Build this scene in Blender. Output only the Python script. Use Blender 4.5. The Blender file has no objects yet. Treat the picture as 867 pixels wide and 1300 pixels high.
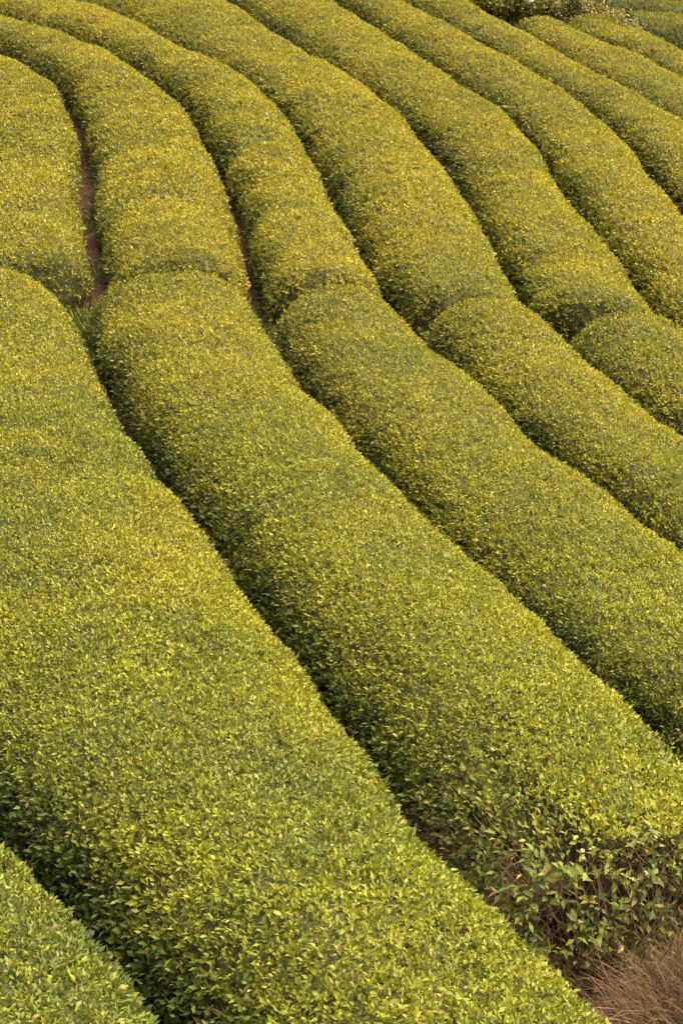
import bpy, math, random
import numpy as np
from mathutils import Matrix, Vector

SC = bpy.context.scene
COL = SC.collection
RNG = np.random.default_rng(7)
random.seed(7)

# ------------------------------------------------------------------ camera
cam_d = bpy.data.cameras.new('camera')
cam = bpy.data.objects.new('camera', cam_d)
COL.objects.link(cam)
CAM_Z, PITCH, FPX = 4.0, math.radians(15), 1800.0 / 1300.0      # focal length in picture heights
cam.location = (0, 0, CAM_Z)
cam.rotation_euler = (math.radians(90) - PITCH, 0, 0)
cam_d.sensor_fit = 'VERTICAL'
cam_d.sensor_height = 36
cam_d.lens = 36 * FPX
cam_d.clip_end = 3000
SC.camera = cam

# ------------------------------------------------------------------ sky, sun, exposure
SUN_ELEV, SUN_AZ = math.radians(62), math.radians(84)           # azimuth from +Y (away from camera) towards +X (right)
W = bpy.data.worlds.new('World')
SC.world = W
W.use_nodes = True
wn = W.node_tree.nodes
sky = wn.new('ShaderNodeTexSky')
sky.sky_type = 'NISHITA'
sky.sun_disc = False
sky.sun_elevation = SUN_ELEV
sky.sun_rotation = SUN_AZ
sky.air_density = 0.7
sky.dust_density = 6.0
sky.ozone_density = 0.6
bg = wn['Background']
bg.inputs['Strength'].default_value = 0.15
warm = wn.new('ShaderNodeMix')                                  # hazy, warm-white afternoon air
warm.data_type = 'RGBA'
warm.blend_type = 'MULTIPLY'
warm.inputs[0].default_value = 1.0
warm.inputs[7].default_value = (1.0, 0.90, 0.70, 1)
W.node_tree.links.new(sky.outputs[0], warm.inputs[6])
W.node_tree.links.new(warm.outputs[2], bg.inputs[0])
sun_d = bpy.data.lights.new('sun', 'SUN')
sun_d.energy = 1.25
sun_d.angle = math.radians(75)
sun_d.color = (1.0, 0.88, 0.66)
sun = bpy.data.objects.new('sun', sun_d)
COL.objects.link(sun)
sd = Vector((math.sin(SUN_AZ) * math.cos(SUN_ELEV), math.cos(SUN_AZ) * math.cos(SUN_ELEV), math.sin(SUN_ELEV)))
sun.rotation_euler = sd.to_track_quat('Z', 'Y').to_euler()
sun.location = (20, 10, 30)
SC.view_settings.view_transform = 'Standard'
SC.view_settings.look = 'None'
SC.view_settings.exposure = 2.5
SC.view_settings.gamma = 1.0
SC.render.engine = 'CYCLES'
SC.cycles.max_bounces = 6
SC.cycles.diffuse_bounces = 4
SC.cycles.transmission_bounces = 3
SC.cycles.use_denoising = True

# ------------------------------------------------------------------ surveyed ground and hedge rows (metres)
# TERRAIN: height of the clipped hedge tops above datum, polynomial over the slope; ROWS: (x, y, width) along each row
BUSHES = [
    (3.34, 35.79, 0.9, 0.6, 1.0, 'wild bush at the top edge where two tea rows vanish', 0.65, 0.4, 3),
    (4.35, 36.03, 0.9, 0.55, 0.95, 'dark leafy wild bush directly above the highest rounded row end', 0.5, 0.5, 3),
    (5.07, 35.61, 0.85, 0.55, 1.15, 'brownish wild bush streaked with dry stems behind the rounded row end', 0.3, 0.55, 5),
    (5.75, 35.49, 0.75, 0.5, 1.0, 'wild bush with the largest orange yellow leaves', 0.25, 0.5, 8),
    (6.34, 34.96, 0.65, 0.45, 0.8, 'low wild bush with a reddish stem beside the dark hedges', 0.2, 0.5, 4),
]
SCRAP = (4.40, 34.84)
TERRAIN = [2.0998, 2.1043, 0.5330, -0.1824, 0.0439, -0.7215, 0.2151, -0.0299, 0.0032, -0.9361, 0.3004, -0.0912, -0.0317, -0.0015, 0.0248]
ROWS = {
    'U0': [(-9.81,32.93,1.5),(-9.46,32.44,1.5),(-8.93,31.71,1.5),(-8.58,31.23,1.5),(-8.23,30.74,1.5),(-7.88,30.25,1.5),(-7.37,29.52,1.5),(-7.02,29.03,1.5),(-6.66,28.56,1.5),(-6.24,27.85,1.5),(-6.03,27.33,1.5),(-5.84,26.79,1.5),(-5.68,26.22,1.5),(-5.44,25.36,1.5),(-5.3,24.78,1.5),(-5.17,24.2,1.5),(-5.05,23.62,1.5),(-4.88,22.75,1.5),(-4.78,22.16,1.5),(-4.68,21.57,1.5),(-4.53,20.66,1.5),(-4.41,20.06,1.5),(-4.29,19.45,1.5),(-4.15,18.85,1.5),(-3.95,17.97,1.5),(-3.82,17.39,1.5)],
    'U1': [(-10.61,36.23,0.97),(-10.23,35.78,0.97),(-9.84,35.32,0.97),(-9.26,34.63,0.97),(-8.89,34.18,0.98),(-8.51,33.72,1.0),(-7.96,33.03,1.05),(-7.59,32.56,1.09),(-7.22,32.09,1.14),(-6.85,31.61,1.19),(-6.48,31.14,1.23),(-5.93,30.41,1.27),(-5.59,29.92,1.27),(-5.27,29.43,1.26),(-4.85,28.69,1.27),(-4.59,28.19,1.31),(-4.35,27.68,1.37),(-4.12,27.15,1.46),(-3.91,26.61,1.55),(-3.62,25.77,1.66),(-3.46,25.2,1.71),(-3.31,24.62,1.75),(-3.11,23.76,1.79),(-2.98,23.18,1.81),(-2.87,22.6,1.83),(-2.76,22.0,1.84),(-2.66,21.41,1.84),(-2.51,20.5,1.8),(-2.4,19.89,1.77),(-2.3,19.3,1.72),(-2.14,18.41,1.65),(-2.03,17.82,1.6),(-1.93,17.24,1.56)],
    'U2': [(-11.33,37.56,0.95),(-10.84,37.24,0.95),(-10.13,36.76,0.95),(-9.65,36.44,0.95),(-9.19,36.12,0.97),(-8.73,35.78,1.04),(-8.03,35.23,1.21),(-7.58,34.83,1.35),(-7.13,34.42,1.48),(-6.69,33.98,1.57),(-6.07,33.27,1.61),(-5.69,32.79,1.57),(-5.33,32.29,1.5),(-4.84,31.55,1.37),(-4.53,31.06,1.29),(-4.23,30.56,1.23),(-3.94,30.07,1.2),(-3.5,29.32,1.2),(-3.2,28.81,1.23),(-2.9,28.3,1.27),(-2.48,27.51,1.32),(-2.23,26.98,1.34),(-2.0,26.44,1.35),(-1.81,25.88,1.35),(-1.57,25.03,1.33),(-1.43,24.45,1.31),(-1.3,23.87,1.29),(-1.12,23.01,1.28),(-1.0,22.43,1.29),(-0.9,21.84,1.29),(-0.8,21.25,1.3),(-0.66,20.36,1.32),(-0.58,19.76,1.33),(-0.49,19.17,1.34),(-0.39,18.57,1.36),(-0.24,17.7,1.41),(-0.14,17.12,1.46)],
    'U3': [(-5.28,37.17,3.3),(-5.09,36.68,3.29),(-4.89,36.2,3.23),(-4.57,35.5,3.06),(-4.35,35.05,2.9),(-4.12,34.61,2.73),(-3.88,34.15,2.59),(-3.51,33.42,2.43),(-3.25,32.92,2.35),(-3.0,32.39,2.28),(-2.74,31.85,2.21),(-2.33,31.03,2.12),(-2.05,30.48,2.07),(-1.75,29.93,2.01),(-1.46,29.4,1.95),(-1.05,28.62,1.86),(-0.79,28.11,1.83),(-0.56,27.6,1.81),(-0.34,27.08,1.83),(-0.04,26.28,1.89),(0.15,25.72,1.93),(0.31,25.15,1.96),(0.44,24.56,1.97),(0.61,23.65,1.95),(0.71,23.05,1.92),(0.81,22.46,1.88),(0.9,21.86,1.85),(1.03,20.97,1.81),(1.11,20.37,1.78),(1.18,19.75,1.73),(1.25,19.14,1.67),(1.38,18.22,1.57),(1.47,17.61,1.49),(1.55,17.01,1.42)],
    'U4': [(-3.04,38.73,2.05),(-2.82,38.17,2.05),(-2.48,37.34,2.05),(-2.25,36.78,2.05),(-2.03,36.22,2.05),(-1.8,35.67,2.05),(-1.46,34.83,2.04),(-1.23,34.28,2.04),(-1.0,33.72,2.03),(-0.78,33.16,2.03),(-0.42,32.32,2.02),(-0.17,31.76,2.01),(0.09,31.19,1.99),(0.46,30.35,1.94),(0.69,29.81,1.9),(0.92,29.27,1.87),(1.16,28.74,1.87),(1.54,27.93,1.89),(1.78,27.39,1.9),(1.99,26.84,1.89),(2.17,26.29,1.86),(2.37,25.45,1.79),(2.47,24.89,1.73),(2.54,24.31,1.67),(2.63,23.43,1.6),(2.7,22.83,1.57),(2.76,22.24,1.55),(2.84,21.66,1.55),(2.95,20.79,1.59),(3.03,20.21,1.63),(3.09,19.6,1.66),(3.15,18.99,1.66),(3.18,18.08,1.59),(3.17,17.49,1.52)],
    'U5': [(-1.5,39.15,0.95),(-1.23,38.62,0.96),(-0.97,38.09,0.98),(-0.59,37.28,1.03),(-0.33,36.74,1.08),(-0.08,36.19,1.14),(0.17,35.65,1.19),(0.54,34.83,1.27),(0.8,34.29,1.33),(1.05,33.74,1.39),(1.32,33.17,1.43),(1.7,32.34,1.48),(1.95,31.78,1.51),(2.19,31.23,1.55),(2.44,30.68,1.6),(2.85,29.87,1.7),(3.13,29.32,1.75),(3.4,28.77,1.77),(3.63,28.22,1.76),(3.83,27.67,1.74),(4.07,26.85,1.7),(4.2,26.3,1.7),(4.3,25.73,1.7),(4.37,25.14,1.7),(4.42,24.23,1.67),(4.45,23.61,1.65),(4.5,23.0,1.63),(4.56,22.38,1.63),(4.68,21.47,1.62),(4.76,20.87,1.61),(4.84,20.29,1.59),(4.9,19.71,1.59),(4.97,18.88,1.62),(5.02,18.32,1.67),(5.06,17.76,1.73)],
    'U6': [(-0.29,39.56,1.2),(-0.01,39.04,1.21),(0.42,38.24,1.23),(0.7,37.72,1.25),(0.99,37.19,1.27),(1.27,36.66,1.29),(1.69,35.86,1.32),(1.98,35.33,1.34),(2.26,34.81,1.36),(2.69,34.02,1.39),(2.97,33.49,1.4),(3.23,32.95,1.41),(3.63,32.15,1.42),(3.9,31.6,1.42),(4.18,31.05,1.4),(4.47,30.53,1.39),(4.89,29.77,1.39),(5.14,29.28,1.42),(5.37,28.77,1.49),(5.7,27.98,1.62),(5.9,27.44,1.72),(6.08,26.91,1.84),(6.34,26.15,2.05),(6.5,25.65,2.24),(6.68,25.14,2.41),(6.86,24.62,2.55),(7.17,23.81,2.68),(7.4,23.27,2.7)],
    'U7': [(4.35,34.23,1.37),(4.65,33.68,1.41),(5.11,32.89,1.52),(5.42,32.38,1.64),(5.95,31.62,1.86),(6.32,31.14,2.04),(6.69,30.67,2.22),(7.24,30.01,2.46),(7.61,29.59,2.58),(8.19,28.98,2.68),(8.61,28.56,2.7),(9.03,28.14,2.7),(9.68,27.51,2.7),(10.11,27.1,2.7),(10.76,26.48,2.7),(11.19,26.06,2.7)],
    'L0': [(-3.76,7.86,1.5),(-3.4,7.38,1.5),(-2.86,6.66,1.5),(-2.32,5.94,1.5),(-1.96,5.46,1.5),(-1.6,4.97,1.5),(-1.06,4.25,1.5),(-0.52,3.53,1.5),(-0.16,3.05,1.5)],
    'L1': [(-4.96,17.16,2.45),(-4.67,16.67,2.45),(-4.3,15.95,2.45),(-4.09,15.45,2.45),(-3.91,14.94,2.45),(-3.65,14.09,2.45),(-3.46,13.49,2.45),(-3.25,12.89,2.45),(-2.93,12.03,2.45),(-2.7,11.47,2.45),(-2.48,10.9,2.45),(-2.09,9.98,2.45),(-1.82,9.36,2.44),(-1.56,8.75,2.39),(-1.28,8.15,2.31),(-0.9,7.36,2.13),(-0.63,6.85,1.97),(-0.34,6.34,1.82),(0.09,5.58,1.61),(0.39,5.07,1.48),(0.66,4.59,1.38),(1.08,3.85,1.29),(1.32,3.37,1.26)],
    'L2': [(-2.1,16.99,1.88),(-1.96,16.48,1.84),(-1.75,15.67,1.79),(-1.59,15.09,1.76),(-1.41,14.5,1.74),(-1.1,13.59,1.73),(-0.88,13.0,1.72),(-0.66,12.42,1.71),(-0.43,11.84,1.71),(-0.1,10.98,1.7),(0.13,10.42,1.71),(0.36,9.86,1.74),(0.71,9.0,1.78),(0.94,8.42,1.8),(1.17,7.83,1.81),(1.52,6.95,1.79),(1.76,6.38,1.76)],
    'L3': [(-0.14,16.6,1.45),(0.04,16.04,1.52),(0.34,15.16,1.62),(0.55,14.58,1.67),(0.88,13.7,1.72),(1.1,13.12,1.74),(1.43,12.27,1.76),(1.67,11.71,1.78),(2.04,10.88,1.82),(2.29,10.33,1.85),(2.67,9.52,1.9),(2.9,8.98,1.94),(3.26,8.18,1.99),(3.5,7.64,2.02)],
    'L4': [(1.61,16.76,1.58),(1.82,16.17,1.56),(2.15,15.3,1.54),(2.39,14.73,1.55),(2.65,14.16,1.58),(3.04,13.33,1.66),(3.32,12.76,1.72),(3.58,12.2,1.75),(3.99,11.38,1.77),(4.26,10.85,1.77)],
    'L5': [(3.44,17.11,1.78),(3.64,16.55,1.78),(3.96,15.73,1.78),(4.33,14.94,1.78),(4.61,14.41,1.78),(4.89,13.87,1.78),(5.31,13.05,1.78),(5.72,12.25,1.78),(6.0,11.71,1.78)],
    'U8': [(5.77,35.18,1.73),(6.14,34.58,1.73),(6.64,33.83,1.73),(6.97,33.39,1.73),(7.51,32.79,1.73),(7.93,32.39,1.73),(8.38,31.96,1.73),(9.03,31.32,1.73),(9.46,30.91,1.73),(10.11,30.28,1.73),(10.54,29.87,1.73),(10.97,29.45,1.73),(11.62,28.83,1.73),(12.06,28.41,1.73),(12.7,27.78,1.73),(13.14,27.37,1.73)],
    'V0': [(6.75,35.22,1.2),(7.3,35.45,1.2),(8.21,35.85,1.2),(8.79,36.15,1.2),(9.35,36.44,1.2),(10.19,36.86,1.2),(10.72,37.13,1.2),(11.26,37.41,1.2),(12.06,37.81,1.2),(12.6,38.09,1.2)],
    'V1': [(5.93,36.32,1.2),(6.49,36.53,1.2),(7.33,36.86,1.2),(8.26,37.19,1.2),(8.89,37.46,1.2),(9.5,37.79,1.2),(10.34,38.31,1.2),(11.11,38.77,1.2),(11.62,39.07,1.2),(12.14,39.37,1.2),(12.92,39.83,1.2)],
}

HEDGE_H = 0.72


def crest(x, y):
    """Height of the level the hedge tops follow at (x, y); past the surveyed field it levels off."""
    x = np.asarray(x, float); y = np.asarray(y, float)
    xr, yr = np.clip(x, -10, 12), np.clip(y, 3.5, 37)
    a, b = xr / 8, (yr - 16) / 10
    z = 0
    k = 0
    for i in range(5):
        for j in range(5 - i):
            z = z + TERRAIN[k] * a ** i * b ** j
            k += 1
    z = z + 9.0 * (1 - np.exp(-np.maximum(y - 37, 0) * 0.03)) - 1.5 * (1 - np.exp(-np.maximum(3.5 - y, 0) * 0.1))
    return z


def ground_z(x, y):
    return crest(x, y) - HEDGE_H


# ------------------------------------------------------------------ noise
def vnoise(p, seed=0):
    """Smooth value noise in -1..1 for an (n, 3) array."""
    p = np.asarray(p, float)
    i = np.floor(p).astype(np.int64)
    f = p - i
    f = f * f * (3 - 2 * f)

    def hsh(a):
        n = (a[:, 0] * 374761393 + a[:, 1] * 668265263 + a[:, 2] * 2147483647 + seed * 974711) & 0xffffffff
        n = ((n ^ (n >> 13)) * 1274126177) & 0xffffffff
        n = ((n ^ (n >> 15)) * 2246822519) & 0xffffffff
        return ((n ^ (n >> 16)) & 0xffff) / 32767.5 - 1
    out = 0
    for dx in (0, 1):
        for dy in (0, 1):
            for dz in (0, 1):
                w = (f[:, 0] if dx else 1 - f[:, 0]) * (f[:, 1] if dy else 1 - f[:, 1]) * (f[:, 2] if dz else 1 - f[:, 2])
                out = out + w * hsh(i + np.array([dx, dy, dz]))
    return out


def fbm(p, seed=0, octv=3):
    s, a, o = 1.0, 1.0, 0
    for k in range(octv):
        o = o + a * vnoise(p * s, seed + k * 17)
        s *= 2.1
        a *= 0.5
    return o / 1.5


def norm(v):
    return v / (np.linalg.norm(v, axis=-1, keepdims=True) + 1e-9)


# ------------------------------------------------------------------ objects
def tag(o, label=None, cat=None, group=None, kind=None):
    for k, v in (('label', label), ('category', cat), ('group', group), ('kind', kind)):
        if v:
            o[k] = v
    return o


def empty(name, loc):
    o = bpy.data.objects.new(name, None)
    o.location = loc
    o.empty_display_size = 0.3
    COL.objects.link(o)
    return o


def raw_mesh(name, v, f, tint=None, smooth=False):
    """v (n,3), f (m,3 or 4) arrays -> mesh; tint (m,4) per-face colour attribute."""
    me = bpy.data.meshes.new(name)
    v = np.ascontiguousarray(v, np.float32)
    f = np.ascontiguousarray(f, np.int32)
    n, k = f.shape
    me.vertices.add(len(v))
    me.vertices.foreach_set('co', v.ravel())
    me.loops.add(n * k)
    me.loops.foreach_set('vertex_index', f.ravel())
    me.polygons.add(n)
    me.polygons.foreach_set('loop_start', np.arange(0, n * k, k, dtype=np.int32))
    me.polygons.foreach_set('loop_total', np.full(n, k, np.int32))
    if smooth:
        me.polygons.foreach_set('use_smooth', np.ones(n, bool))
    if tint is not None:
        at = me.attributes.new('tint', 'FLOAT_COLOR', 'FACE')
        at.data.foreach_set('color', np.ascontiguousarray(tint, np.float32).ravel())
    me.update(calc_edges=True)
    return me


def obj(name, me, mat, parent=None, origin=(0, 0, 0), kind=None):
    if len(me.materials) == 0:
        me.materials.append(mat)
    o = bpy.data.objects.new(name, me)
    COL.objects.link(o)
    if parent is not None:
        o.parent = parent
    if kind:
        o['kind'] = kind
    return o


# ------------------------------------------------------------------ materials
def new_mat(name):
    m = bpy.data.materials.new(name)
    m.use_nodes = True
    nt = m.node_tree
    nt.nodes.clear()
    return m, nt, nt.nodes, nt.links


def ramp(nt, stops, src):
    r = nt.nodes.new('ShaderNodeValToRGB')
    e = r.color_ramp.elements
    while len(e) > 1:
        e.remove(e[-1])
    e[0].position, e[0].color = stops[0][0], (*stops[0][1], 1)
    for p, c in stops[1:]:
        n = e.new(p)
        n.color = (*c, 1)
    nt.links.new(src, r.inputs[0])
    return r.outputs[0]


def mixc(nt, fac, a, b, mode='MIX'):
    m = nt.nodes.new('ShaderNodeMix')
    m.data_type = 'RGBA'
    m.blend_type = mode
    for sock, val in ((m.inputs[0], fac), (m.inputs[6], a), (m.inputs[7], b)):
        if hasattr(val, 'links'):
            nt.links.new(val, sock)
        elif isinstance(val, (int, float)):
            sock.default_value = val
        else:
            sock.default_value = (*val, 1)
    return m.outputs[2]


def noise_node(nt, scale, detail=3, rough=0.55):
    tc = nt.nodes.new('ShaderNodeTexCoord')
    n = nt.nodes.new('ShaderNodeTexNoise')
    n.inputs['Scale'].default_value = scale
    n.inputs['Detail'].default_value = detail
    n.inputs['Roughness'].default_value = rough
    nt.links.new(tc.outputs['Object'], n.inputs['Vector'])
    return n.outputs['Fac']


def leaf_material():
    """tint: R = age (0 old dark leaf, 1 young shoot), G = per-leaf random, B = dead/brown share, alpha = ochre tinge."""
    m, nt, N, L = new_mat('tea_leaf')
    at = N.new('ShaderNodeAttribute')
    at.attribute_name = 'tint'
    sep = N.new('ShaderNodeSeparateColor')
    L.new(at.outputs['Color'], sep.inputs[0])
    green = ramp(nt, [(0.0, (0.030, 0.054, 0.015)), (0.3, (0.082, 0.115, 0.016)), (0.6, (0.155, 0.182, 0.014)),
                      (1.0, (0.240, 0.250, 0.014))], sep.outputs[0])
    ochre = ramp(nt, [(0.0, (0.036, 0.054, 0.014)), (0.3, (0.100, 0.112, 0.014)), (0.6, (0.195, 0.180, 0.013)),
                      (1.0, (0.295, 0.244, 0.015))], sep.outputs[0])
    age = mixc(nt, at.outputs['Alpha'], green, ochre)
    var = ramp(nt, [(0.0, (0.85, 0.88, 0.85)), (0.5, (1.0, 1.0, 1.0)), (1.0, (1.14, 1.13, 1.3))], sep.outputs[1])
    c = mixc(nt, 1.0, age, var, 'MULTIPLY')
    dead = ramp(nt, [(0.0, (0.10, 0.058, 0.017)), (0.5, (0.19, 0.125, 0.030)), (1.0, (0.36, 0.25, 0.09))], sep.outputs[1])
    c = mixc(nt, sep.outputs[2], c, dead)
    p = N.new('ShaderNodeBsdfPrincipled')
    L.new(c, p.inputs['Base Color'])
    p.inputs['Roughness'].default_value = 0.55
    p.inputs['Specular IOR Level'].default_value = 0.22
    t = N.new('ShaderNodeBsdfTranslucent')
    tc = mixc(nt, 1.0, c, (1.25, 1.15, 0.5), 'MULTIPLY')
    L.new(tc, t.inputs['Color'])
    mx = N.new('ShaderNodeMixShader')
    mx.inputs[0].default_value = 0.27
    L.new(p.outputs[0], mx.inputs[1])
    L.new(t.outputs[0], mx.inputs[2])
    out = N.new('ShaderNodeOutputMaterial')
    L.new(mx.outputs[0], out.inputs[0])
    return m


def simple_mat(name, stops, scale, rough=0.8, bump=0.0, bscale=40, spec=0.2):
    m, nt, N, L = new_mat(name)
    c = ramp(nt, stops, noise_node(nt, scale, 5, 0.65))
    p = N.new('ShaderNodeBsdfPrincipled')
    L.new(c, p.inputs['Base Color'])
    p.inputs['Roughness'].default_value = rough
    p.inputs['Specular IOR Level'].default_value = spec
    if bump:
        b = N.new('ShaderNodeBump')
        b.inputs['Strength'].default_value = bump
        b.inputs['Distance'].default_value = 0.03
        L.new(noise_node(nt, bscale, 4, 0.6), b.inputs['Height'])
        L.new(b.outputs[0], p.inputs['Normal'])
    out = N.new('ShaderNodeOutputMaterial')
    L.new(p.outputs[0], out.inputs[0])
    return m


def tint_mat(name, lo, hi, rough=0.75):
    """Colour between two values by the per-face random."""
    m, nt, N, L = new_mat(name)
    at = N.new('ShaderNodeAttribute')
    at.attribute_name = 'tint'
    sep = N.new('ShaderNodeSeparateColor')
    L.new(at.outputs['Color'], sep.inputs[0])
    c = ramp(nt, [(0, lo), (1, hi)], sep.outputs[1])
    p = N.new('ShaderNodeBsdfPrincipled')
    L.new(c, p.inputs['Base Color'])
    p.inputs['Roughness'].default_value = rough
    p.inputs['Specular IOR Level'].default_value = 0.2
    out = N.new('ShaderNodeOutputMaterial')
    L.new(p.outputs[0], out.inputs[0])
    return m


M_LEAF = leaf_material()
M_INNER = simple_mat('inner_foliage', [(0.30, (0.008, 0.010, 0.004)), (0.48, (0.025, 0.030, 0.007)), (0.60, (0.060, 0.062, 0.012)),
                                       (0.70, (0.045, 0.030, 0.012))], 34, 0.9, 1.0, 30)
M_TWIG = tint_mat('twig_bark', (0.040, 0.021, 0.011), (0.25, 0.150, 0.085))
M_SOIL = simple_mat('red_soil', [(0.30, (0.012, 0.005, 0.003)), (0.5, (0.027, 0.011, 0.005)), (0.66, (0.050, 0.022, 0.010)),
                                 (0.78, (0.030, 0.030, 0.008))], 2.2, 0.95, 0.9, 14)
M_STRAW = tint_mat('dry_grass', (0.022, 0.012, 0.006), (0.20, 0.130, 0.068), 0.7)
M_PETAL = simple_mat('petal', [(0.3, (0.22, 0.18, 0.085)), (0.7, (0.34, 0.30, 0.18))], 60, 0.6)
M_STAMEN = simple_mat('stamen', [(0.3, (0.20, 0.11, 0.012)), (0.7, (0.28, 0.18, 0.02))], 80, 0.7)
M_SHEET = simple_mat('pale_sheet', [(0.3, (0.07, 0.14, 0.095)), (0.7, (0.11, 0.18, 0.13))], 9, 0.4)


# ------------------------------------------------------------------ picture test: is a point in the photographed cone (with a margin)?
def project(p):
    x, y, z = p[:, 0], p[:, 1], p[:, 2] - CAM_Z
    c, s = math.cos(PITCH), math.sin(PITCH)
    depth = y * c - z * s
    up = y * s + z * c
    d = np.maximum(depth, 0.05)
    return x / d * FPX, up / d * FPX, depth         # in picture heights from the centre


def seen(p, margin=0.04):
    u, v, d = project(p)
    return (d > 0.5) & (np.abs(u) < 0.3335 + margin) & (np.abs(v) < 0.5 + margin)


# ------------------------------------------------------------------ leaves and twigs from arrays
def leaf_frames(p, n, elev, up_mix, rng):
    """Random leaf axes on a surface: direction d, blade normal m, breadth b."""
    r = norm(rng.normal(size=p.shape))
    t = norm(r - n * np.sum(r * n, 1, keepdims=True))
    d = norm(t * np.cos(elev)[:, None] + n * np.sin(elev)[:, None])
    ref = norm(n + np.array([0, 0, 1.0]) * up_mix[:, None] + rng.normal(size=p.shape) * 0.45)
    m = norm(ref - d * np.sum(ref * d, 1, keepdims=True))
    return d, m, np.cross(d, m)


def leaves_mesh(name, p, d, m, b, ln, wd, tint, fine):
    n = len(p)
    L1, W1 = ln[:, None], wd[:, None]
    if fine:
        v = np.stack([p, p + d * L1 * 0.42 + b * W1 * 0.5 + m * W1 * 0.16, p + d * L1 * 0.5 - m * W1 * 0.06,
                      p + d * L1 * 0.42 - b * W1 * 0.5 + m * W1 * 0.16, p + d * L1 * 0.98 - m * L1 * 0.13], 1)
        tri = np.array([[0, 2, 1], [0, 3, 2], [1, 2, 4], [2, 3, 4]])
    else:
        v = np.stack([p, p + d * L1 * 0.45 + b * W1 * 0.5 + m * W1 * 0.14,
                      p + d * L1 - m * L1 * 0.08, p + d * L1 * 0.45 - b * W1 * 0.5 + m * W1 * 0.14], 1)
        tri = np.array([[0, 2, 1], [0, 3, 2]])
    k, q = v.shape[1], len(tri)
    f = (np.arange(n)[:, None, None] * k + tri[None]).reshape(-1, 3)
    return raw_mesh(name, v.reshape(-1, 3), f, np.repeat(tint, q, 0))


def stems_mesh(name, p0, p1, p2, r, tint, seg=4):
    """Bent tapering three-sided stems through p0, p1 (control), p2."""
    n = len(p0)
    ts = np.linspace(0, 1, seg)
    rings = []
    ax = norm(p2 - p0)
    a = norm(np.cross(ax, np.array([0.31, 0.87, 0.38])))
    c = np.cross(ax, a)
    for t in ts:
        q = p0 * (1 - t) ** 2 + p1 * 2 * t * (1 - t) + p2 * t * t
        rr = (r * (1 - 0.7 * t))[:, None]
        for ang in (0, 2.0944, 4.1888):
            rings.append(q + (a * math.cos(ang) + c * math.sin(ang)) * rr)
    v = np.stack(rings, 1)
    fs = []
    for s in range(seg - 1):
        for e in range(3):
            e2 = (e + 1) % 3
            fs.append([s * 3 + e, s * 3 + e2, s * 3 + 3 + e2, s * 3 + 3 + e])
    fs = np.array(fs)
    f = (np.arange(n)[:, None, None] * v.shape[1] + fs[None]).reshape(-1, 4)
    return raw_mesh(name, v.reshape(-1, 3), f, np.repeat(tint, len(fs), 0))


def tints(age, rnd, dead, ochre=0.3):
    return np.stack([np.clip(age, 0, 1), np.clip(rnd, 0, 1), np.clip(dead, 0, 1), np.clip(ochre + 0 * age, 0, 1)], 1)


# single leaves picked out one by one: a handful of shared meshes, one per tint
def leaf_variant(k, age, rnd, dead):
    ys = np.linspace(0, 1, 6)
    half = np.array([0.02, 0.15, 0.215, 0.20, 0.12, 0.0])
    v, f = [], []
    for i, (y, h) in enumerate(zip(ys, half)):
        z = -0.16 * y * y
        v += [(-h, y, z + h * 0.32), (0, y, z), (h, y, z + h * 0.32)]
        if i:
            a = (i - 1) * 3
            f += [(a, a + 1, a + 4, a + 3), (a + 1, a + 2, a + 5, a + 4)]
    me = raw_mesh('leaf', np.array(v), np.array(f), np.tile([[age, rnd, dead, 0.15]], (len(f), 1)))
    me.materials.append(M_LEAF)
    return me


LEAF_VARIANTS = [leaf_variant(i, *t) for i, t in enumerate([(0.55, 0.6, 0), (0.48, 0.8, 0), (0.42, 0.6, 0), (0.62, 0.55, 0),
                                                            (0.35, 0.7, 0), (0.25, 0.75, 0), (0.15, 0.7, 0), (0.45, 0.95, 0)])]
LEAF_PALE = leaf_variant(9, 0.9, 0.95, 0.75)
LEAF_ORANGE = leaf_variant(10, 0.9, 0.55, 0.9)


def petal_mesh():
    v, f = [], []
    for k in range(5):
        a = k * 2 * math.pi / 5
        ca, sa = math.cos(a), math.sin(a)
        i = len(v)
        for (r, w, z) in ((0.1, 0.12, 0.0), (0.55, 0.42, 0.12), (0.95, 0.30, 0.30), (1.05, 0.0, 0.32)):
            for s in (-1, 1):
                v.append((ca * r - sa * w * s, sa * r + ca * w * s, z))
        for q in range(3):
            f.append((i + 2 * q, i + 2 * q + 1, i + 2 * q + 3, i + 2 * q + 2))
    return raw_mesh('petals', np.array(v), np.array(f))


def stamen_mesh():
    v = [(0, 0, 0.46)]
    for a in range(6):
        v.append((0.40 * math.cos(a * 1.0472), 0.40 * math.sin(a * 1.0472), 0.26))
    for a in range(6):
        v.append((0.20 * math.cos(a * 1.0472), 0.20 * math.sin(a * 1.0472), 0.0))
    f = []
    for a in range(6):
        b = (a + 1) % 6
        f.append((0, 1 + a, 1 + b))
        f.append((1 + a, 7 + a, 7 + b))
        f.append((1 + a, 7 + b, 1 + b))
    return raw_mesh('stamens', np.array(v), np.array(f))


PETALS, STAMENS = petal_mesh(), stamen_mesh()
PETALS.materials.append(M_PETAL)
STAMENS.materials.append(M_STAMEN)


def frame_matrix(p, d, m, b, s):
    return Matrix(((b[0] * s, d[0] * s, m[0] * s, p[0]), (b[1] * s, d[1] * s, m[1] * s, p[1]),
                   (b[2] * s, d[2] * s, m[2] * s, p[2]), (0, 0, 0, 1)))


def add_flower(root, p, n, s, rng):
    d = norm(np.cross(n, rng.normal(size=3)))
    o = obj('flower', PETALS, M_PETAL, root)
    o.matrix_local = frame_matrix(p, d, n, np.cross(d, n), s)
    c = obj('stamens', STAMENS, M_STAMEN, o)


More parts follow.
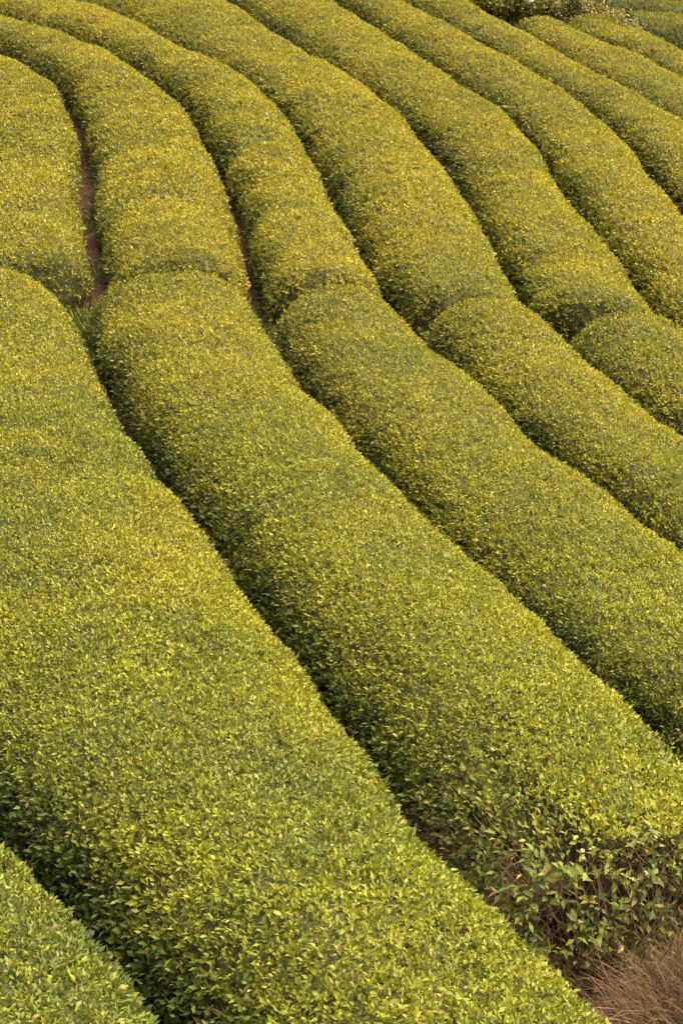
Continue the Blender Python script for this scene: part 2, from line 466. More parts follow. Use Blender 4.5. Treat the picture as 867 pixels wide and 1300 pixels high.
# ------------------------------------------------------------------ tea hedge
def spline(pts, step):
    P = np.array(pts, float)
    d = np.r_[0, np.cumsum(np.hypot(*np.diff(P[:, :2], axis=0).T))]
    n = max(int(d[-1] / step), 8) + 1
    t = np.linspace(0, d[-1], n)
    q = np.stack([np.interp(t, d, P[:, i]) for i in range(3)], 1)
    k = max(int(0.9 / step) | 1, 3)
    for _ in range(2):
        pad = np.concatenate([2 * q[:1] - q[1:k // 2 + 1][::-1], q, 2 * q[-1:] - q[-k // 2:-1][::-1][:k // 2]])
        q = np.stack([np.convolve(pad[:, i], np.ones(k) / k, 'valid')[:n] for i in range(3)], 1)
    return q, t


def end_taper(d, R, e=2.6):
    x = np.clip(d / R, 0, 1)
    return (1 - (1 - x) ** e) ** (1 / e)


class Shape:
    pass


def hedge_surface(pts, height=HEDGE_H, step=0.12, seed=0, power=2.7, lump=1.0, end_r=0.34, bumps=()):
    q, t = spline(pts, step)
    n = len(q)
    T = norm(np.gradient(q[:, :2], axis=0))
    side = np.stack([-T[:, 1], T[:, 0]], 1)                     # +side = right when the row comes towards the camera
    th = np.linspace(0, math.pi, 361)
    px = np.sign(np.cos(th)) * np.abs(np.cos(th)) ** (2 / power)
    pz = np.abs(np.sin(th)) ** (2 / power)
    arc = np.r_[0, np.cumsum(np.hypot(np.diff(px) * 0.75, np.diff(pz) * height))]
    K = 41
    u = np.interp(np.linspace(0, arc[-1], K), arc, px)
    h = np.interp(np.linspace(0, arc[-1], K), arc, pz)
    dend = np.minimum(t, t[-1] - t)
    tw = np.maximum(end_taper(dend, end_r, 3.4), 0.02)
    tz = np.maximum(end_taper(dend, end_r * 0.9, 2.2), 0.04)
    X = q[:, None, 0] + side[:, None, 0] * u[None] * (q[:, 2] / 2 * tw)[:, None]
    Y = q[:, None, 1] + side[:, None, 1] * u[None] * (q[:, 2] / 2 * tw)[:, None]
    G = ground_z(X, Y)
    Z = G + h[None] * height * tz[:, None]
    B = np.stack([X, Y, Z], 2)
    gt, gs = np.gradient(B, axis=0), np.gradient(B, axis=1)
    Nn = norm(np.cross(gt, gs))
    mid = Nn[n // 2, K // 2]
    if mid[2] < 0:
        Nn = -Nn
    flat = B.reshape(-1, 3)
    lumpv = (0.048 * vnoise(flat * [0.9, 0.9, 0.9], seed) + 0.034 * vnoise(flat * 1.9, seed + 5) + 0.016 * vnoise(flat * 5.0, seed + 9)).reshape(n, K) * lump
    tt = np.broadcast_to(t[:, None], (n, K)).ravel()
    uu = np.broadcast_to(u[None], (n, K)).ravel()
    lumpv = lumpv + 0.05 * lump * vnoise(np.stack([tt * 1.15, uu * 0.8, 0 * tt + seed * 3.7], 1), seed + 3).reshape(n, K)
    for (bx, by, amp, sg) in bumps:
        lumpv = lumpv + amp * np.exp(-((X - bx) ** 2 + (Y - by) ** 2) / (2 * sg * sg)) * (h[None] ** 2)
    B = B + Nn * (lumpv * np.minimum(h[None] * 3, 1))[:, :, None]
    gt, gs = np.gradient(B, axis=0), np.gradient(B, axis=1)
    N2 = norm(np.cross(gt, gs))
    if N2[n // 2, K // 2][2] < 0:
        N2 = -N2
    s = Shape()
    s.B, s.N, s.h, s.u, s.t, s.n, s.K = B, N2, np.broadcast_to(h[None] * tz[:, None], (n, K)), u, t, n, K
    s.dend = np.broadcast_to((t[-1] - t)[:, None], (n, K))
    s.q = q
    return s


def sample(s, density, rng, want=None):
    """Random points on the surface; density(cell centres, normals, distance) per square metre."""
    a, b, c, d = s.B[:-1, :-1], s.B[1:, :-1], s.B[1:, 1:], s.B[:-1, 1:]
    area = 0.5 * (np.linalg.norm(np.cross(b - a, c - a), axis=2) + np.linalg.norm(np.cross(c - a, d - a), axis=2))
    cen = (a + b + c + d) / 4
    nn = norm(s.N[:-1, :-1] + s.N[1:, 1:])
    hh = (s.h[:-1, :-1] + s.h[1:, 1:]) / 2
    de = (s.dend[:-1, :-1] + s.dend[1:, 1:]) / 2
    cf = cen.reshape(-1, 3)
    dist = np.linalg.norm(cf - [0, 0, CAM_Z], axis=1)
    view = norm(np.array([0, 0, CAM_Z]) - cf)
    facing = np.sum(view * nn.reshape(-1, 3), 1)
    lam = density(cf, nn.reshape(-1, 3), dist, hh.ravel(), de.ravel()) * area.ravel()
    lam = lam * np.where(seen(cf), 1.0, np.where(seen(cf, 0.42), 0.2, 0.0)) * np.where(facing > -0.12, 1, np.where(facing > -0.5, 0.25, 0))
    cnt = rng.poisson(np.clip(lam, 0, 1e5))
    idx = np.repeat(np.arange(len(cf)), cnt)
    i, j = idx // (s.K - 1), idx % (s.K - 1)
    fu, fv = rng.random(len(idx))[:, None], rng.random(len(idx))[:, None]

    def bil(F):
        return (F[i, j] * (1 - fu) + F[i + 1, j] * fu) * (1 - fv) + (F[i, j + 1] * (1 - fu) + F[i + 1, j + 1] * fu) * fv
    return bil(s.B), norm(bil(s.N)), bil(s.h[:, :, None])[:, 0], bil(s.dend[:, :, None])[:, 0], dist[idx]


GAP_LEAN = np.array([0, 0, 1.0])


def far_rise(pts):
    return ((pts[0][0], pts[0][1], 0.05, 0.5), (pts[1][0], pts[1][1], 0.03, 0.6))


def tea_hedge(pts, label, seed, group, thin_end=0.0, singles=0, flowers=6, bumps=(), dark=0.0, height=HEDGE_H, lump=1.0,
              category='hedge', power=2.9, dens=1.0, end_r=0.34):
    rng = np.random.default_rng(seed)
    s = hedge_surface(pts, height=height, seed=seed, bumps=bumps, lump=lump, power=power, end_r=end_r)
    mid = s.q[s.n // 2]
    org = np.array([mid[0], mid[1], float(ground_z(mid[0], mid[1]))])
    root = tag(empty('tea_hedge', org), label, category, group)
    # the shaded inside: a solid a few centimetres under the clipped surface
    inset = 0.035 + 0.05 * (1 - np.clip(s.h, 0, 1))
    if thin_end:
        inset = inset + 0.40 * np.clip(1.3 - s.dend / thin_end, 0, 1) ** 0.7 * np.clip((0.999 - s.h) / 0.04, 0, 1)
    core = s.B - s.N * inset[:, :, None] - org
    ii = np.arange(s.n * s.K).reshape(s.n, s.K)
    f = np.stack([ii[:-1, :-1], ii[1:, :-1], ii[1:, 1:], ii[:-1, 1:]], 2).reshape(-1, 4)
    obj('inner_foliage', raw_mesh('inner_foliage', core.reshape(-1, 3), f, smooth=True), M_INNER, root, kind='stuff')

    # clipped foliage
    def thin(de, hh, c):
        if not thin_end:
            return 1.0
        de = de + 0.28 * vnoise(c * 3.5, seed + 31)
        hh = hh + 0.016 * vnoise(c * 5.0, seed + 32)
        return 1 - 0.80 * np.clip(1.25 - de / thin_end, 0, 1) * np.clip((0.985 - hh) / 0.05, 0, 1)

    def size_of(dist):
        return np.clip(dist / 14.0, 1.0, 1.6)

    def density(c, n, dist, hh, de):
        top = np.clip(n[:, 2], 0, 1)
        base = (6100 + 3000 * np.clip((14 - dist) / 5, 0, 1)) * (0.4 + 0.6 * top) + 600
        low = 0.35 + 0.65 * np.clip(hh / 0.35, 0, 1)
        return dens * base * low / size_of(dist) ** 1.85 * thin(de, hh, c)
    p, n, hh, de, dist = sample(s, density, rng)
    # near the camera leaves come in shoots: a few round one tip
    m1 = np.ones(len(p), bool)
    keep = ~m1 | (rng.random(len(p)) < 0.25)
    rep = np.repeat(np.where(keep)[0], np.where(m1[keep], 4, 1))
    p, n, hh, de, dist = p[rep], n[rep], hh[rep], de[rep], dist[rep]
    shoot = m1[rep]
    first = np.r_[True, rep[1:] != rep[:-1]]
    gid = np.cumsum(first) - 1
    turn = (np.arange(len(p)) - np.where(first)[0][gid]) * 2.3
    g_az, g_el, g_age, g_sz = (rng.random(gid[-1] + 1) for _ in range(4))
    top = np.clip(n[:, 2], 0, 1)
    patch = 0.55 * fbm(p * 1.3, seed + 40) + 0.75 * fbm(p * 0.6, seed + 44)
    patch2 = fbm(p * 4.0, seed + 60)
    fine_n = vnoise(p * 14, seed + 80)
    big = np.clip(patch2 * 1.2 - 0.25, 0, 1)
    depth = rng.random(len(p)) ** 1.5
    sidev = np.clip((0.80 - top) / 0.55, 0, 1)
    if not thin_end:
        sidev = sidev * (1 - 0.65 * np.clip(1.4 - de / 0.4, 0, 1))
    endv = np.clip(1.3 - de / thin_end, 0, 1) * np.clip((0.985 - hh) / 0.06, 0, 1) if thin_end else np.zeros(len(p))
    ln = 0.0236 * size_of(dist) * rng.uniform(0.6, 1.35, len(p)) * (1 + 0.40 * big + 0.50 * sidev + 0.35 * endv)
    ln = ln * np.where(seen(p, 0.045), 1.0, 1.9)             # sparser, larger leaves where only a moved camera looks
    wd = ln * rng.uniform(0.37, 0.54, len(p))
    off = (0.018 - 0.062 * depth - 0.02 * sidev * rng.random(len(p))) + 0.012 * fine_n + 0.05 * sidev * (rng.random(len(p)) - 0.4) + 0.015 * big
    off = off + endv * rng.normal(0, 0.05, len(p))
    p = p + n * off[:, None]
    elev = np.radians(rng.uniform(-5, 62, len(p)) * (0.65 + 0.6 * np.clip(fine_n, -1, 1) * 0.5)) - 0.25 * sidev * rng.random(len(p))
    d, m, b = leaf_frames(p, n, elev, 0.4 + 0.9 * sidev, rng)
    # shoot leaves: spread evenly round a common, slightly leaning axis
    axg = norm(n + rng.normal(size=(gid[-1] + 1, 3))[gid] * 0.32 + np.array([0, 0, 0.5]) * sidev[:, None])
    e1 = norm(np.cross(axg, np.array([0.3, 0.2, 0.93]) + 0 * axg))
    e2 = np.cross(axg, e1)
    ang = g_az[gid] * 6.283 + turn + rng.normal(0, 0.3, len(p))
    lift = np.radians(18 + 45 * g_el[gid] + rng.normal(0, 7, len(p)) + turn * 3)
    ds = norm((e1 * np.cos(ang)[:, None] + e2 * np.sin(ang)[:, None]) * np.cos(lift)[:, None] + axg * np.sin(lift)[:, None])
    ms = norm(axg - ds * np.sum(axg * ds, 1, keepdims=True) + rng.normal(size=p.shape) * 0.14)
    ms = norm(ms - ds * np.sum(ms * ds, 1, keepdims=True))
    sh = shoot[:, None]
    d, m = np.where(sh, ds, d), np.where(sh, ms, m)
    b = np.cross(d, m)
    ln = ln * np.where(shoot, 0.75 + 0.6 * g_sz[gid], 1)
    wd = wd * np.where(shoot, 0.75 + 0.6 * g_sz[gid], 1)
    p = p + axg * (np.where(shoot, turn * 0.0022, 0) - np.where(shoot, 0.012, 0))[:, None]
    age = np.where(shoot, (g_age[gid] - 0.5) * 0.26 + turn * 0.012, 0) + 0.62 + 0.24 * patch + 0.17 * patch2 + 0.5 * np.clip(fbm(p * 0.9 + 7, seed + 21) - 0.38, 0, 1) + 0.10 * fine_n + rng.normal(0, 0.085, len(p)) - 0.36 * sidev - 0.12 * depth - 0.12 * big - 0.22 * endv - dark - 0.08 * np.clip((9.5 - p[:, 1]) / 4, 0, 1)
    dead = (rng.random(len(p)) < 0.07 + 0.16 * np.clip(fbm(p * 1.1, seed + 90) + 0.15 + 0.25 * np.clip((p[:, 1] - 13) / 8, 0, 1), 0, 1) + 0.05 * sidev) * rng.uniform(0.25, 0.85, len(p))
    ochre = 0.22 + 0.55 * np.clip((p[:, 1] - 7) / 9, 0, 1) + 0.30 * fbm(p * 0.8, seed + 12) + rng.normal(0, 0.12, len(p))
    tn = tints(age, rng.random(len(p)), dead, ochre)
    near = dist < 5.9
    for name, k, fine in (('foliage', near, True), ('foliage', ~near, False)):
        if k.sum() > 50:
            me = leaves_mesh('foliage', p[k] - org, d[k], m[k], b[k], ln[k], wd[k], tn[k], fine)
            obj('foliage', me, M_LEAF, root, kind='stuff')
    counts['leaves'] += len(p)
    counts['tris'] += 4 * near.sum() + 2 * (~near).sum()

    # bare twigs showing on the flanks
    def tdens(c, n, dist, hh, de):
        flank = np.clip((0.85 - n[:, 2]) / 0.4, 0, 1)
        e = np.clip(1.25 - de / thin_end, 0, 1) * np.clip((0.99 - hh) / 0.05, 0, 1) if thin_end else 0
        return flank * np.where(dist < 11, 260, np.where(dist < 18, 110, 30)) * (1 + 3.0 * e)
    p, n, hh, de, dist = sample(s, tdens, rng)
    if len(p) > 10:
        grow = norm(n * 0.45 + np.array([0, 0, 0.9]) + rng.normal(size=p.shape) * 0.55)
        ln = rng.uniform(0.08, 0.24, len(p))[:, None]
        p0 = p - n * rng.uniform(0.02, 0.07, len(p))[:, None] - grow * ln * 0.5
        p2 = p0 + grow * ln
        p1 = (p0 + p2) / 2 + rng.normal(size=p.shape) * 0.025
        rr = rng.uniform(0.0012, 0.0026, len(p)) * np.clip(dist / 9, 1, 1.6)
        obj('twigs', stems_mesh('twigs', p0 - org, p1 - org, p2 - org, rr, tints(np.zeros(len(p)), rng.random(len(p)), np.zeros(len(p)))), M_TWIG, root, kind='stuff')
        counts['tris'] += 18 * len(p)

    # leaves that can be told apart one by one: those that show largest
    if singles:
        p, n, hh, de, dist = sample(s, lambda c, n, dist, hh, de: 900.0 * np.exp(-np.clip(dist - 5, 0, 20) * 1.2) * np.clip(hh * 2, 0.3, 1), rng)
        k = np.argsort(dist + rng.normal(0, 0.5, len(dist)))[:singles]
        p, n, de, hh = p[k], n[k], de[k], hh[k]
        top = np.clip(n[:, 2], 0, 1)
        p = p + n * rng.uniform(-0.004, 0.016, len(p))[:, None]
        d, m, b = leaf_frames(p, n, np.radians(rng.uniform(0, 50, len(p))), 0.4 + 0.9 * (1 - top), rng)
        for i in range(len(p)):
            base = 0 if top[i] > 0.75 else 3
            me = LEAF_VARIANTS[min(7, base + int(rng.integers(0, 5)))]
            o = obj('leaf', me, M_LEAF, root)
            o.matrix_local = frame_matrix(p[i] - org, d[i], m[i], b[i], rng.uniform(0.036, 0.054))

    # pale tea blossoms and fallen yellow leaves on top
    if flowers:
        p, n, hh, de, dist = sample(s, lambda c, n, dist, hh, de: 6.0 * np.ones(len(c)), rng)
        if len(p):
            k = rng.permutation(len(p))[:flowers]
            for i in k:
                if rng.random() < 0.6:
                    add_flower(root, p[i] + n[i] * 0.012 - org, norm(n[i] + rng.normal(size=3) * 0.4), rng.uniform(0.007, 0.012), rng)
                else:
                    d, m, b = leaf_frames(p[i:i + 1], n[i:i + 1], np.array([0.2]), np.array([0.5]), rng)
                    o = obj('leaf', LEAF_PALE, M_LEAF, root)
                    o.matrix_local = frame_matrix(p[i] + n[i] * 0.014 - org, d[0], m[0], b[0], rng.uniform(0.035, 0.055))
    return root, s, org


def ragged_end(root, s, org, thin_end, count, rng):
    """Leafy sprigs, bare branches and blossoms filling the open end of a hedge; the leaves here are picked out one by one."""
    def dens(c, n, dist, hh, de):
        return count * 0.5 * np.clip(1.3 - de / thin_end, 0, 1) * np.clip((0.995 - hh) / 0.05, 0, 1) * np.clip((1.0 - n[:, 2]) * 2, 0, 1)
    p, n, hh, de, dist = sample(s, dens, rng)
    k = rng.permutation(len(p))[:count]
    p, n = p[k], n[k]
    grow = norm(n * 0.8 + np.array([0, 0, 0.7]) + rng.normal(size=p.shape) * 0.35)
    p0 = p - n * 0.20 - np.array([0, 0, 0.12])
    p2 = p + grow * rng.uniform(0.0, 0.09, len(p))[:, None]
    p1 = (p0 + p2) / 2 + rng.normal(size=p.shape) * 0.03
    z = np.zeros(len(p))
    obj('twigs', stems_mesh('twigs', p0 - org, p1 - org, p2 - org, z + 0.0024, tints(z, rng.random(len(p)), z)), M_TWIG, root, kind='stuff')
    # long bare branches rising from the stool
    nb = 1000
    base = s.q[-1][:2] + (s.q[-8][:2] - s.q[-1][:2]) * rng.uniform(0.0, 1.3, nb)[:, None]
    T = norm(s.q[-1][:2] - s.q[-6][:2])
    sd = np.array([-T[1], T[0]])
    base = base + sd * rng.uniform(-0.55, 0.62, nb)[:, None]
    b0 = np.c_[base, ground_z(base[:, 0], base[:, 1])]
    tip = b0 + np.c_[T * rng.uniform(-0.15, 0.36, nb)[:, None] + sd * rng.normal(0, 0.16, nb)[:, None], rng.uniform(0.30, 0.74, nb)]
    bm = (b0 + tip) / 2 + rng.normal(size=b0.shape) * 0.05
    z = np.zeros(nb)
    obj('branches', stems_mesh('branches', b0 - org, bm - org, tip - org, rng.uniform(0.002, 0.0055, nb), tints(z, rng.random(nb), z), seg=5), M_TWIG, root, kind='stuff')
    made = 0
    rest = []
    for i in range(len(p)):
        for j in range(int(rng.integers(5, 8))):
            f = 0.45 + 0.55 * (j + 1) / 7
            q = p0[i] * (1 - f) ** 2 + p1[i] * 2 * f * (1 - f) + p2[i] * f * f
            a = j * 2.4 + i
            e = norm(np.cross(grow[i], [0.3, 0.1, 0.9]))
            e2 = np.cross(grow[i], e)
            d = norm(e * math.cos(a) + e2 * math.sin(a) + grow[i] * rng.uniform(0.1, 0.8) - np.array([0, 0, rng.uniform(0, 0.3)]))
            m = np.array([0, 0, 1.0]) + n[i] * 0.5 + rng.normal(size=3) * 0.35
            m = norm(m - d * np.dot(m, d))
            rest.append((q, d, m, np.cross(d, m), rng.uniform(0.040, 0.074)))
    rng.shuffle(rest)
    for (q, d, m, b, sz) in rest[:300]:
        r = rng.random()
        me = LEAF_ORANGE if r < 0.06 else LEAF_VARIANTS[int(rng.choice([2, 4, 4, 5, 5, 6, 7, 1]))]
        o = obj('leaf', me, M_LEAF, root)
        o.matrix_local = frame_matrix(q - org, d, m, b, sz)
    if len(rest) > 300:
        R = rest[300:]
        q, d, m, b = (np.array([r[k] for r in R]) for k in range(4))
        ln = np.array([r[4] for r in R])
        tn = tints(rng.uniform(0.1, 0.5, len(R)), rng.random(len(R)), (rng.random(len(R)) < 0.05) * 0.7)
        obj('foliage', leaves_mesh('foliage', q - org, d, m, b, ln, ln * 0.43, tn, True), M_LEAF, root, kind='stuff')
    p, n, hh, de, dist = sample(s, dens, rng)
    for i in rng.permutation(len(p))[:20]:
        add_flower(root, p[i] + n[i] * 0.04 - org, norm(n[i] + np.array([0, 0, 0.5]) + rng.normal(size=3) * 0.3), rng.uniform(0.007, 0.0125), rng)


counts = {'leaves': 0, 'tris': 0}

# ------------------------------------------------------------------ ground
def build_ground():
    def axis(lo, hi, fine_lo, fine_hi, step):
        a = list(np.arange(fine_lo, fine_hi + 1e-6, step))
        x, g = fine_lo, step
        while x > lo:
            g *= 1.3
            x -= g
            a.insert(0, x)
        x, g = fine_hi, step
        while x < hi:
            g *= 1.3
            x += g
            a.append(x)
        return np.array(a)
    xs, ys = axis(-1500, 1500, -13, 16, 0.2), axis(-600, 2400, 2, 42, 0.2)
    X, Y = np.meshgrid(xs, ys)
    Z = ground_z(X, Y)
    P = np.stack([X, Y, Z], 2).reshape(-1, 3)
    near = (np.abs(P[:, 0]) < 16) & (P[:, 1] > 1) & (P[:, 1] < 43)
    P[:, 2] += near * 0.025 * fbm(P * [1.7, 1.7, 0], 3)
    ii = np.arange(len(P)).reshape(X.shape)
    f = np.stack([ii[:-1, :-1], ii[:-1, 1:], ii[1:, 1:], ii[1:, :-1]], 2).reshape(-1, 4)
    o = obj('ground', raw_mesh('ground', P, f, smooth=True), M_SOIL, kind='structure')
    tag(o, 'bare reddish brown soil sloping up between the clipped hedge rows')


build_ground()

# ------------------------------------------------------------------ the hedges
GU, GL = 'clipped tea hedges of the upper slope', 'clipped tea hedges of the lower slope'
R_ = ROWS
tea_hedge(R_['L0'], dark=0.2, label= 'short stretch of clipped tea hedge in the very bottom left corner', seed=101, group=GL, singles=260, flowers=3)
tea_hedge(R_['L1'], dark=0.07, label= 'broadest, nearest clipped tea hedge, sweeping from the left edge down to the bottom edge', seed=102, group=GL, singles=300, flowers=16, bumps=far_rise(R_['L1']))
L2_, S2, O2 = tea_hedge(R_['L2'], dark=0.04, label= 'tea hedge with a ragged, twiggy, blossoming end behind the dry grass', seed=103, group=GL, thin_end=1.4, flowers=9,
                        bumps=far_rise(R_['L2']) + ((0.55, 9.1, 0.05, 0.5), (0.5, 7.6, 0.05, 0.6)))
ragged_end(L2_, S2, O2, 1.25, 300, np.random.default_rng(55))
tea_hedge(R_['L3'], 'second clipped hedge up from the dry grass, far end right of the soil gap', 104, GL, flowers=6, bumps=far_rise(R_['L3']), dark=-0.01)
tea_hedge(R_['L4'], 'third clipped hedge up from the dry grass, with pale specks at its rounded far end', 105, GL, flowers=9, bumps=far_rise(R_['L4']), dark=-0.01)
tea_hedge(R_['L5'], 'shortest visible hedge of the lower slope, at the right edge beyond four longer ones', 106, GL, flowers=3, bumps=far_rise(R_['L5']), dark=-0.01)
tea_hedge(R_['U0'], 'upper slope hedge at the left edge, left of the wide strip of bare red soil', 107, GU, flowers=3, dark=-0.01)
tea_hedge(R_['U1'], 'upper slope hedge between the two strips of bare red soil, curving off left', 108, GU, flowers=5, dark=-0.01)
tea_hedge(R_['U2'], 'upper slope hedge just right of the narrower soil strip, bending to the top left corner', 109, GU, flowers=5, dark=-0.01)
tea_hedge(R_['U3'], 'upper slope hedge with bright yellow tufts, fourth counted from the left edge', 110, GU, flowers=6, dark=-0.01)
tea_hedge(R_['U4'], 'upper slope hedge whose browned, rounded near end shows fully before the cross gap', 111, GU, flowers=8, dark=-0.01)
tea_hedge(R_['U5'], 'upper slope hedge from the top middle to the right edge, above the browned end', 112, GU, flowers=4, dark=-0.01)
tea_hedge(R_['U6'], 'straight upper slope hedge with scattered pale specks, between two narrower dark furrows', 113, GU, flowers=10, dark=-0.01)
tea_hedge(R_['U7'], 'upper slope hedge whose rounded far end starts under the brown wild bushes', 114, GU, flowers=3, dark=-0.01)
tea_hedge(R_['U8'], 'highest bright clipped hedge in the top right corner, below the dark hedges', 115, GU, flowers=3, dark=-0.01)

tea_hedge(R_['V0'], 'dark grey-green hedge crossing the top right corner, nearer of the two', 116, 'dark hedges beyond the tea slope', flowers=0, dark=0.30, height=0.85)
tea_hedge(R_['V1'], 'dark grey-green hedge at the very top right, farther of the two', 117, 'dark hedges beyond the tea slope', flowers=0, dark=0.32, height=0.85)


# ------------------------------------------------------------------ wild bushes beyond the far ends
def wild_bush(x, y, rx, ry, hgt, label, seed, age, brown, bright):
    rng = np.random.default_rng(seed)
    g = float(ground_z(x, y))
    org = np.array([x, y, g])
    root = tag(empty('wild_bush', org), label, 'bush', 'wild bushes above the tea slope')
    nb = 46
    a = rng.uniform(0, 6.283, nb)
    r = np.sqrt(rng.random(nb))
    tip = np.stack([np.cos(a) * r * rx, np.sin(a) * r * ry, hgt * (0.35 + 0.6 * rng.random(nb)) * (1 - 0.45 * r * r)], 1)
    b0 = np.stack([np.cos(a) * 0.12, np.sin(a) * 0.12, np.zeros(nb) - 0.03], 1) + rng.normal(size=(nb, 3)) * [0.08, 0.08, 0]
    mid = b0 * 0.45 + tip * 0.55 + rng.normal(size=(nb, 3)) * 0.06 + np.array([0, 0, 0.08])
    z = np.zeros(nb)
    obj('stems', stems_mesh('stems', b0, mid, tip, z + 0.010, tints(z, rng.random(nb), z), 5), M_TWIG, root, kind='stuff')
    # leaf clumps round the branch tips
    ctr = np.concatenate([tip, mid * 0.4 + tip * 0.6])
    per = 95
    cl = np.repeat(np.arange(len(ctr)), per)
    off = rng.normal(size=(len(cl), 3)) * 0.115
    p = ctr[cl] + off
    p[:, 2] = np.maximum(p[:, 2], 0.02)
    n = norm(off + np.array([0, 0, 0.08]))
    d, m, b = leaf_frames(p, n, rng.uniform(-0.3, 0.7, len(p)), np.full(len(p), 0.6), rng)
    ln = rng.uniform(0.045, 0.09, len(p))
    cage = rng.normal(0, 0.14, len(ctr))[cl]
    dead = (rng.random(len(p)) < brown * (0.5 + rng.random(len(ctr))[cl])) * rng.uniform(0.4, 0.95, len(p))
    obj('foliage', leaves_mesh('foliage', p, d, m, b, ln, ln * 0.5, tints(age + cage + rng.normal(0, 0.08, len(p)), rng.random(len(p)), dead), False), M_LEAF, root, kind='stuff')
    for i in range(bright):
        q = tip[int(rng.integers(0, nb))] + rng.normal(size=3) * [0.1, 0.05, 0.05] + np.array([0, -0.06, 0.06])
        d = norm(rng.normal(size=3))
        m = norm(np.cross(d, rng.normal(size=3)))
        o = obj('leaf', LEAF_ORANGE if rng.random() < 0.5 else LEAF_PALE, M_LEAF, root)
        o.matrix_local = frame_matrix(q, d, m, np.cross(d, m), rng.uniform(0.10, 0.17))


for i, (x, y, rx, ry, hg, lab, age, brown, bright) in enumerate(BUSHES):
    wild_bush(x, y, rx, ry, hg, lab, 300 + i, age, brown, bright)


# rough growth between the bushes and beyond
def wild_undergrowth():
    rng = np.random.default_rng(77)
    n = 26000
    x, y = rng.uniform(1, 15, n), rng.uniform(33.5, 46, n)
    L = R_['U8']
    keep = y > np.interp(x, [2, 3.4, 5.6, 9, 13], [36.5, 35.4, 35.4, 33.5, 30.5])
    x, y = x[keep], y[keep]
    p = np.stack([x, y, ground_z(x, y)], 1)
    up = np.tile([0, 0, 1.0], (len(p), 1))
    d, m, b = leaf_frames(p, up, rng.uniform(0.4, 1.4, len(p)), np.zeros(len(p)), rng)
    ln = rng.uniform(0.12, 0.45, len(p))
    tn = tints(rng.uniform(0.05, 0.5, len(p)), rng.random(len(p)), (rng.random(len(p)) < 0.35) * rng.uniform(0.3, 0.8, len(p)))
    o = obj('undergrowth', leaves_mesh('undergrowth', p, d, m, b, ln, ln * 0.14, tn, False), M_LEAF, kind='stuff')
    tag(o, 'rough brownish green undergrowth above the last tea hedges', 'undergrowth')


wild_undergrowth()


# litter of dead leaves on the soil
def fallen_leaves():
    rng = np.random.default_rng(78)
    n = 52000
    x, y = rng.uniform(-10, 12, n), rng.uniform(4.5, 36, n)
    p = np.stack([x, y, ground_z(x, y) + 0.022], 1)
    p[:, 2] += 0.025 * fbm(p * [1.7, 1.7, 0], 3)
    p = p[seen(p, 0.08)]
    up = np.tile([0, 0, 1.0], (len(p), 1))
    d, m, b = leaf_frames(p, up, rng.uniform(-0.1, 0.35, len(p)), np.ones(len(p)), rng)
    ln = rng.uniform(0.03, 0.07, len(p))
    dead = rng.uniform(0.7, 1.0, len(p)) * (rng.random(len(p)) < 0.9)
    o = obj('fallen_leaves', leaves_mesh('fallen_leaves', p, d, m, b, ln, ln * 0.45, tints(rng.uniform(0, .4, len(p)), rng.random(len(p)) * 0.7, dead), False), M_LEAF, kind='stuff')
    tag(o, 'brown dead leaves lying on the red soil between hedges', 'leaf litter')


fallen_leaves()


# weeds in the furrows and at the cross gap
def weeds():
    rng = np.random.default_rng(81)
    P = []
    for cx, cy, sx, sy, n in ((-3.12, 17.05, 0.17, 0.30, 1500), (-3.72, 20.5, 0.05, 0.7, 350), (-0.93, 17.0, 0.12, 0.25, 800), (-3.3, 18.6, 0.10, 0.8, 200),
                              (-2.75, 15.9, 0.12, 0.5, 500), (-1.1, 18.5, 0.08, 0.8, 150), (1.15, 17.1, 0.2, 0.2, 400), (2.9, 17.3, 0.2, 0.2, 400)):
        P.append(np.c_[rng.normal(cx, sx, n), rng.normal(cy, sy, n)])
    q = np.concatenate(P)
    p = np.c_[q, ground_z(q[:, 0], q[:, 1]) - 0.01]
    up = np.tile([0, 0, 1.0], (len(p), 1))
    d, m, b = leaf_frames(p, up, rng.uniform(0.3, 1.4, len(p)), np.ones(len(p)) * 0.2, rng)
    ln = rng.uniform(0.05, 0.14, len(p))
    dead = (rng.random(len(p)) < 0.15) * rng.uniform(0.4, 0.9, len(p))
    me = leaves_mesh('weeds', p, d, m, b, ln, ln * rng.uniform(0.12, 0.3, len(p)), tints(rng.uniform(0.0, 0.3, len(p)), rng.random(len(p)), dead), False)
    o = obj('weeds', me, M_LEAF, kind='stuff')
    tag(o, 'green weeds and dry blades in the furrows beside the red soil', 'weeds')


weeds()


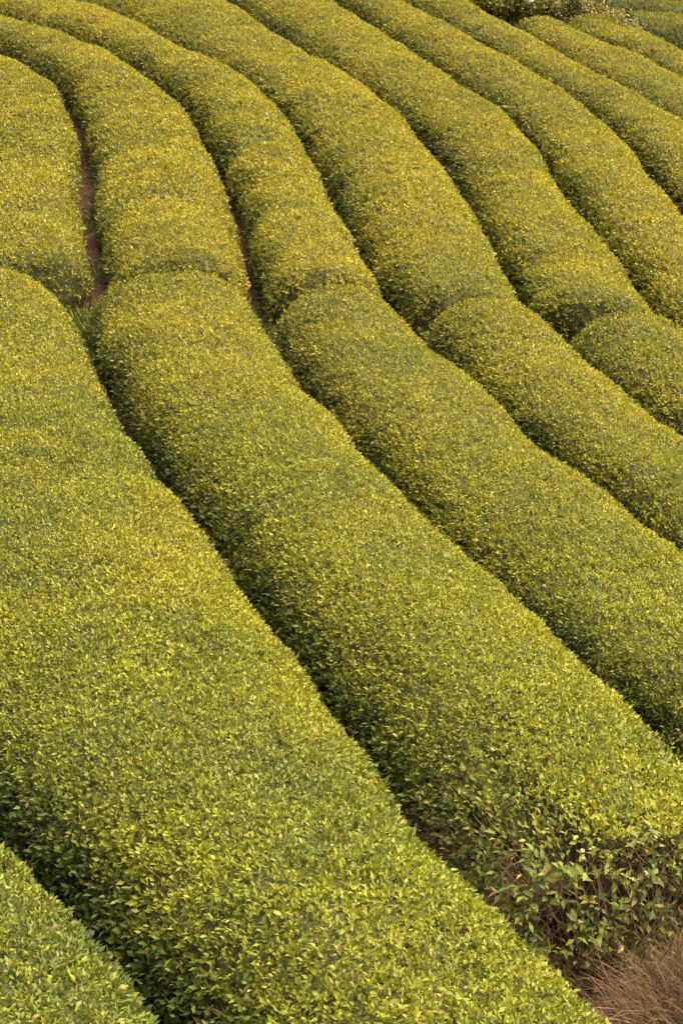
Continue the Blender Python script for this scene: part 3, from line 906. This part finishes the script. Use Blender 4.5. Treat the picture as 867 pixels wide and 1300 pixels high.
# dry grass in front of the ragged hedge end
def dry_grass():
    rng = np.random.default_rng(79)
    n = 8000
    cx, cy = 2.12, 5.86
    a, r = rng.uniform(0, 6.283, n), np.sqrt(rng.random(n))
    x, y = cx + np.cos(a) * r * 0.80, cy + np.sin(a) * r * 0.42
    b0 = np.stack([x, y, ground_z(x, y) - 0.01], 1)
    hgt = rng.uniform(0.22, 1.08, n) * (1 - 0.5 * r ** 2) * (0.88 + 0.36 * np.clip(np.cos(a) * r, -1, 1))
    lean = np.stack([np.cos(a) * r * 0.14 + rng.normal(0, 0.13, n) - 0.03, np.sin(a) * r * 0.10 + rng.normal(0, 0.11, n), hgt], 1)
    tip = b0 + lean
    tip[:, 2] -= (rng.random(n) < 0.35) * hgt * 0.35
    mid = b0 + lean * [0.25, 0.25, 0.75] + rng.normal(size=(n, 3)) * 0.085
    z = np.zeros(n)
    me = stems_mesh('dry_grass', b0, mid, tip, rng.uniform(0.0011, 0.0024, n), tints(z, rng.random(n), z), 5)
    o = obj('dry_grass', me, M_STRAW, kind='stuff')
    tag(o, 'tangled clump of dry reddish brown grass in the bottom right corner', 'dry grass')


dry_grass()


# pale scrap caught at the foot of the bushes
def scrap():
    x, y = SCRAP
    g = float(ground_z(x, y))
    rng = np.random.default_rng(80)
    k = 7
    X, Y = np.meshgrid(np.linspace(-1, 1, k), np.linspace(-1, 1, k))
    v = np.stack([X * 0.06, Y * 0.04, 0 * X], 2).reshape(-1, 3)
    v[:, 2] = 0.84 + 0.06 * fbm(v * 14 + 3, 5) + 0.05 * Y.ravel()
    v = np.concatenate([v, v + [0, 0, 0.004]])
    ii = np.arange(k * k).reshape(k, k)
    q = np.stack([ii[:-1, :-1], ii[:-1, 1:], ii[1:, 1:], ii[1:, :-1]], 2).reshape(-1, 4)
    f = np.concatenate([q[:, ::-1], q + k * k])
    o = obj('plastic_scrap', raw_mesh('plastic_scrap', v, f, smooth=True), M_SHEET)
    o.location = (x, y, g)
    tag(o, 'tiny pale green scrap caught among the wild bushes at the top edge', 'scrap')


scrap()

print('COUNTS', counts)
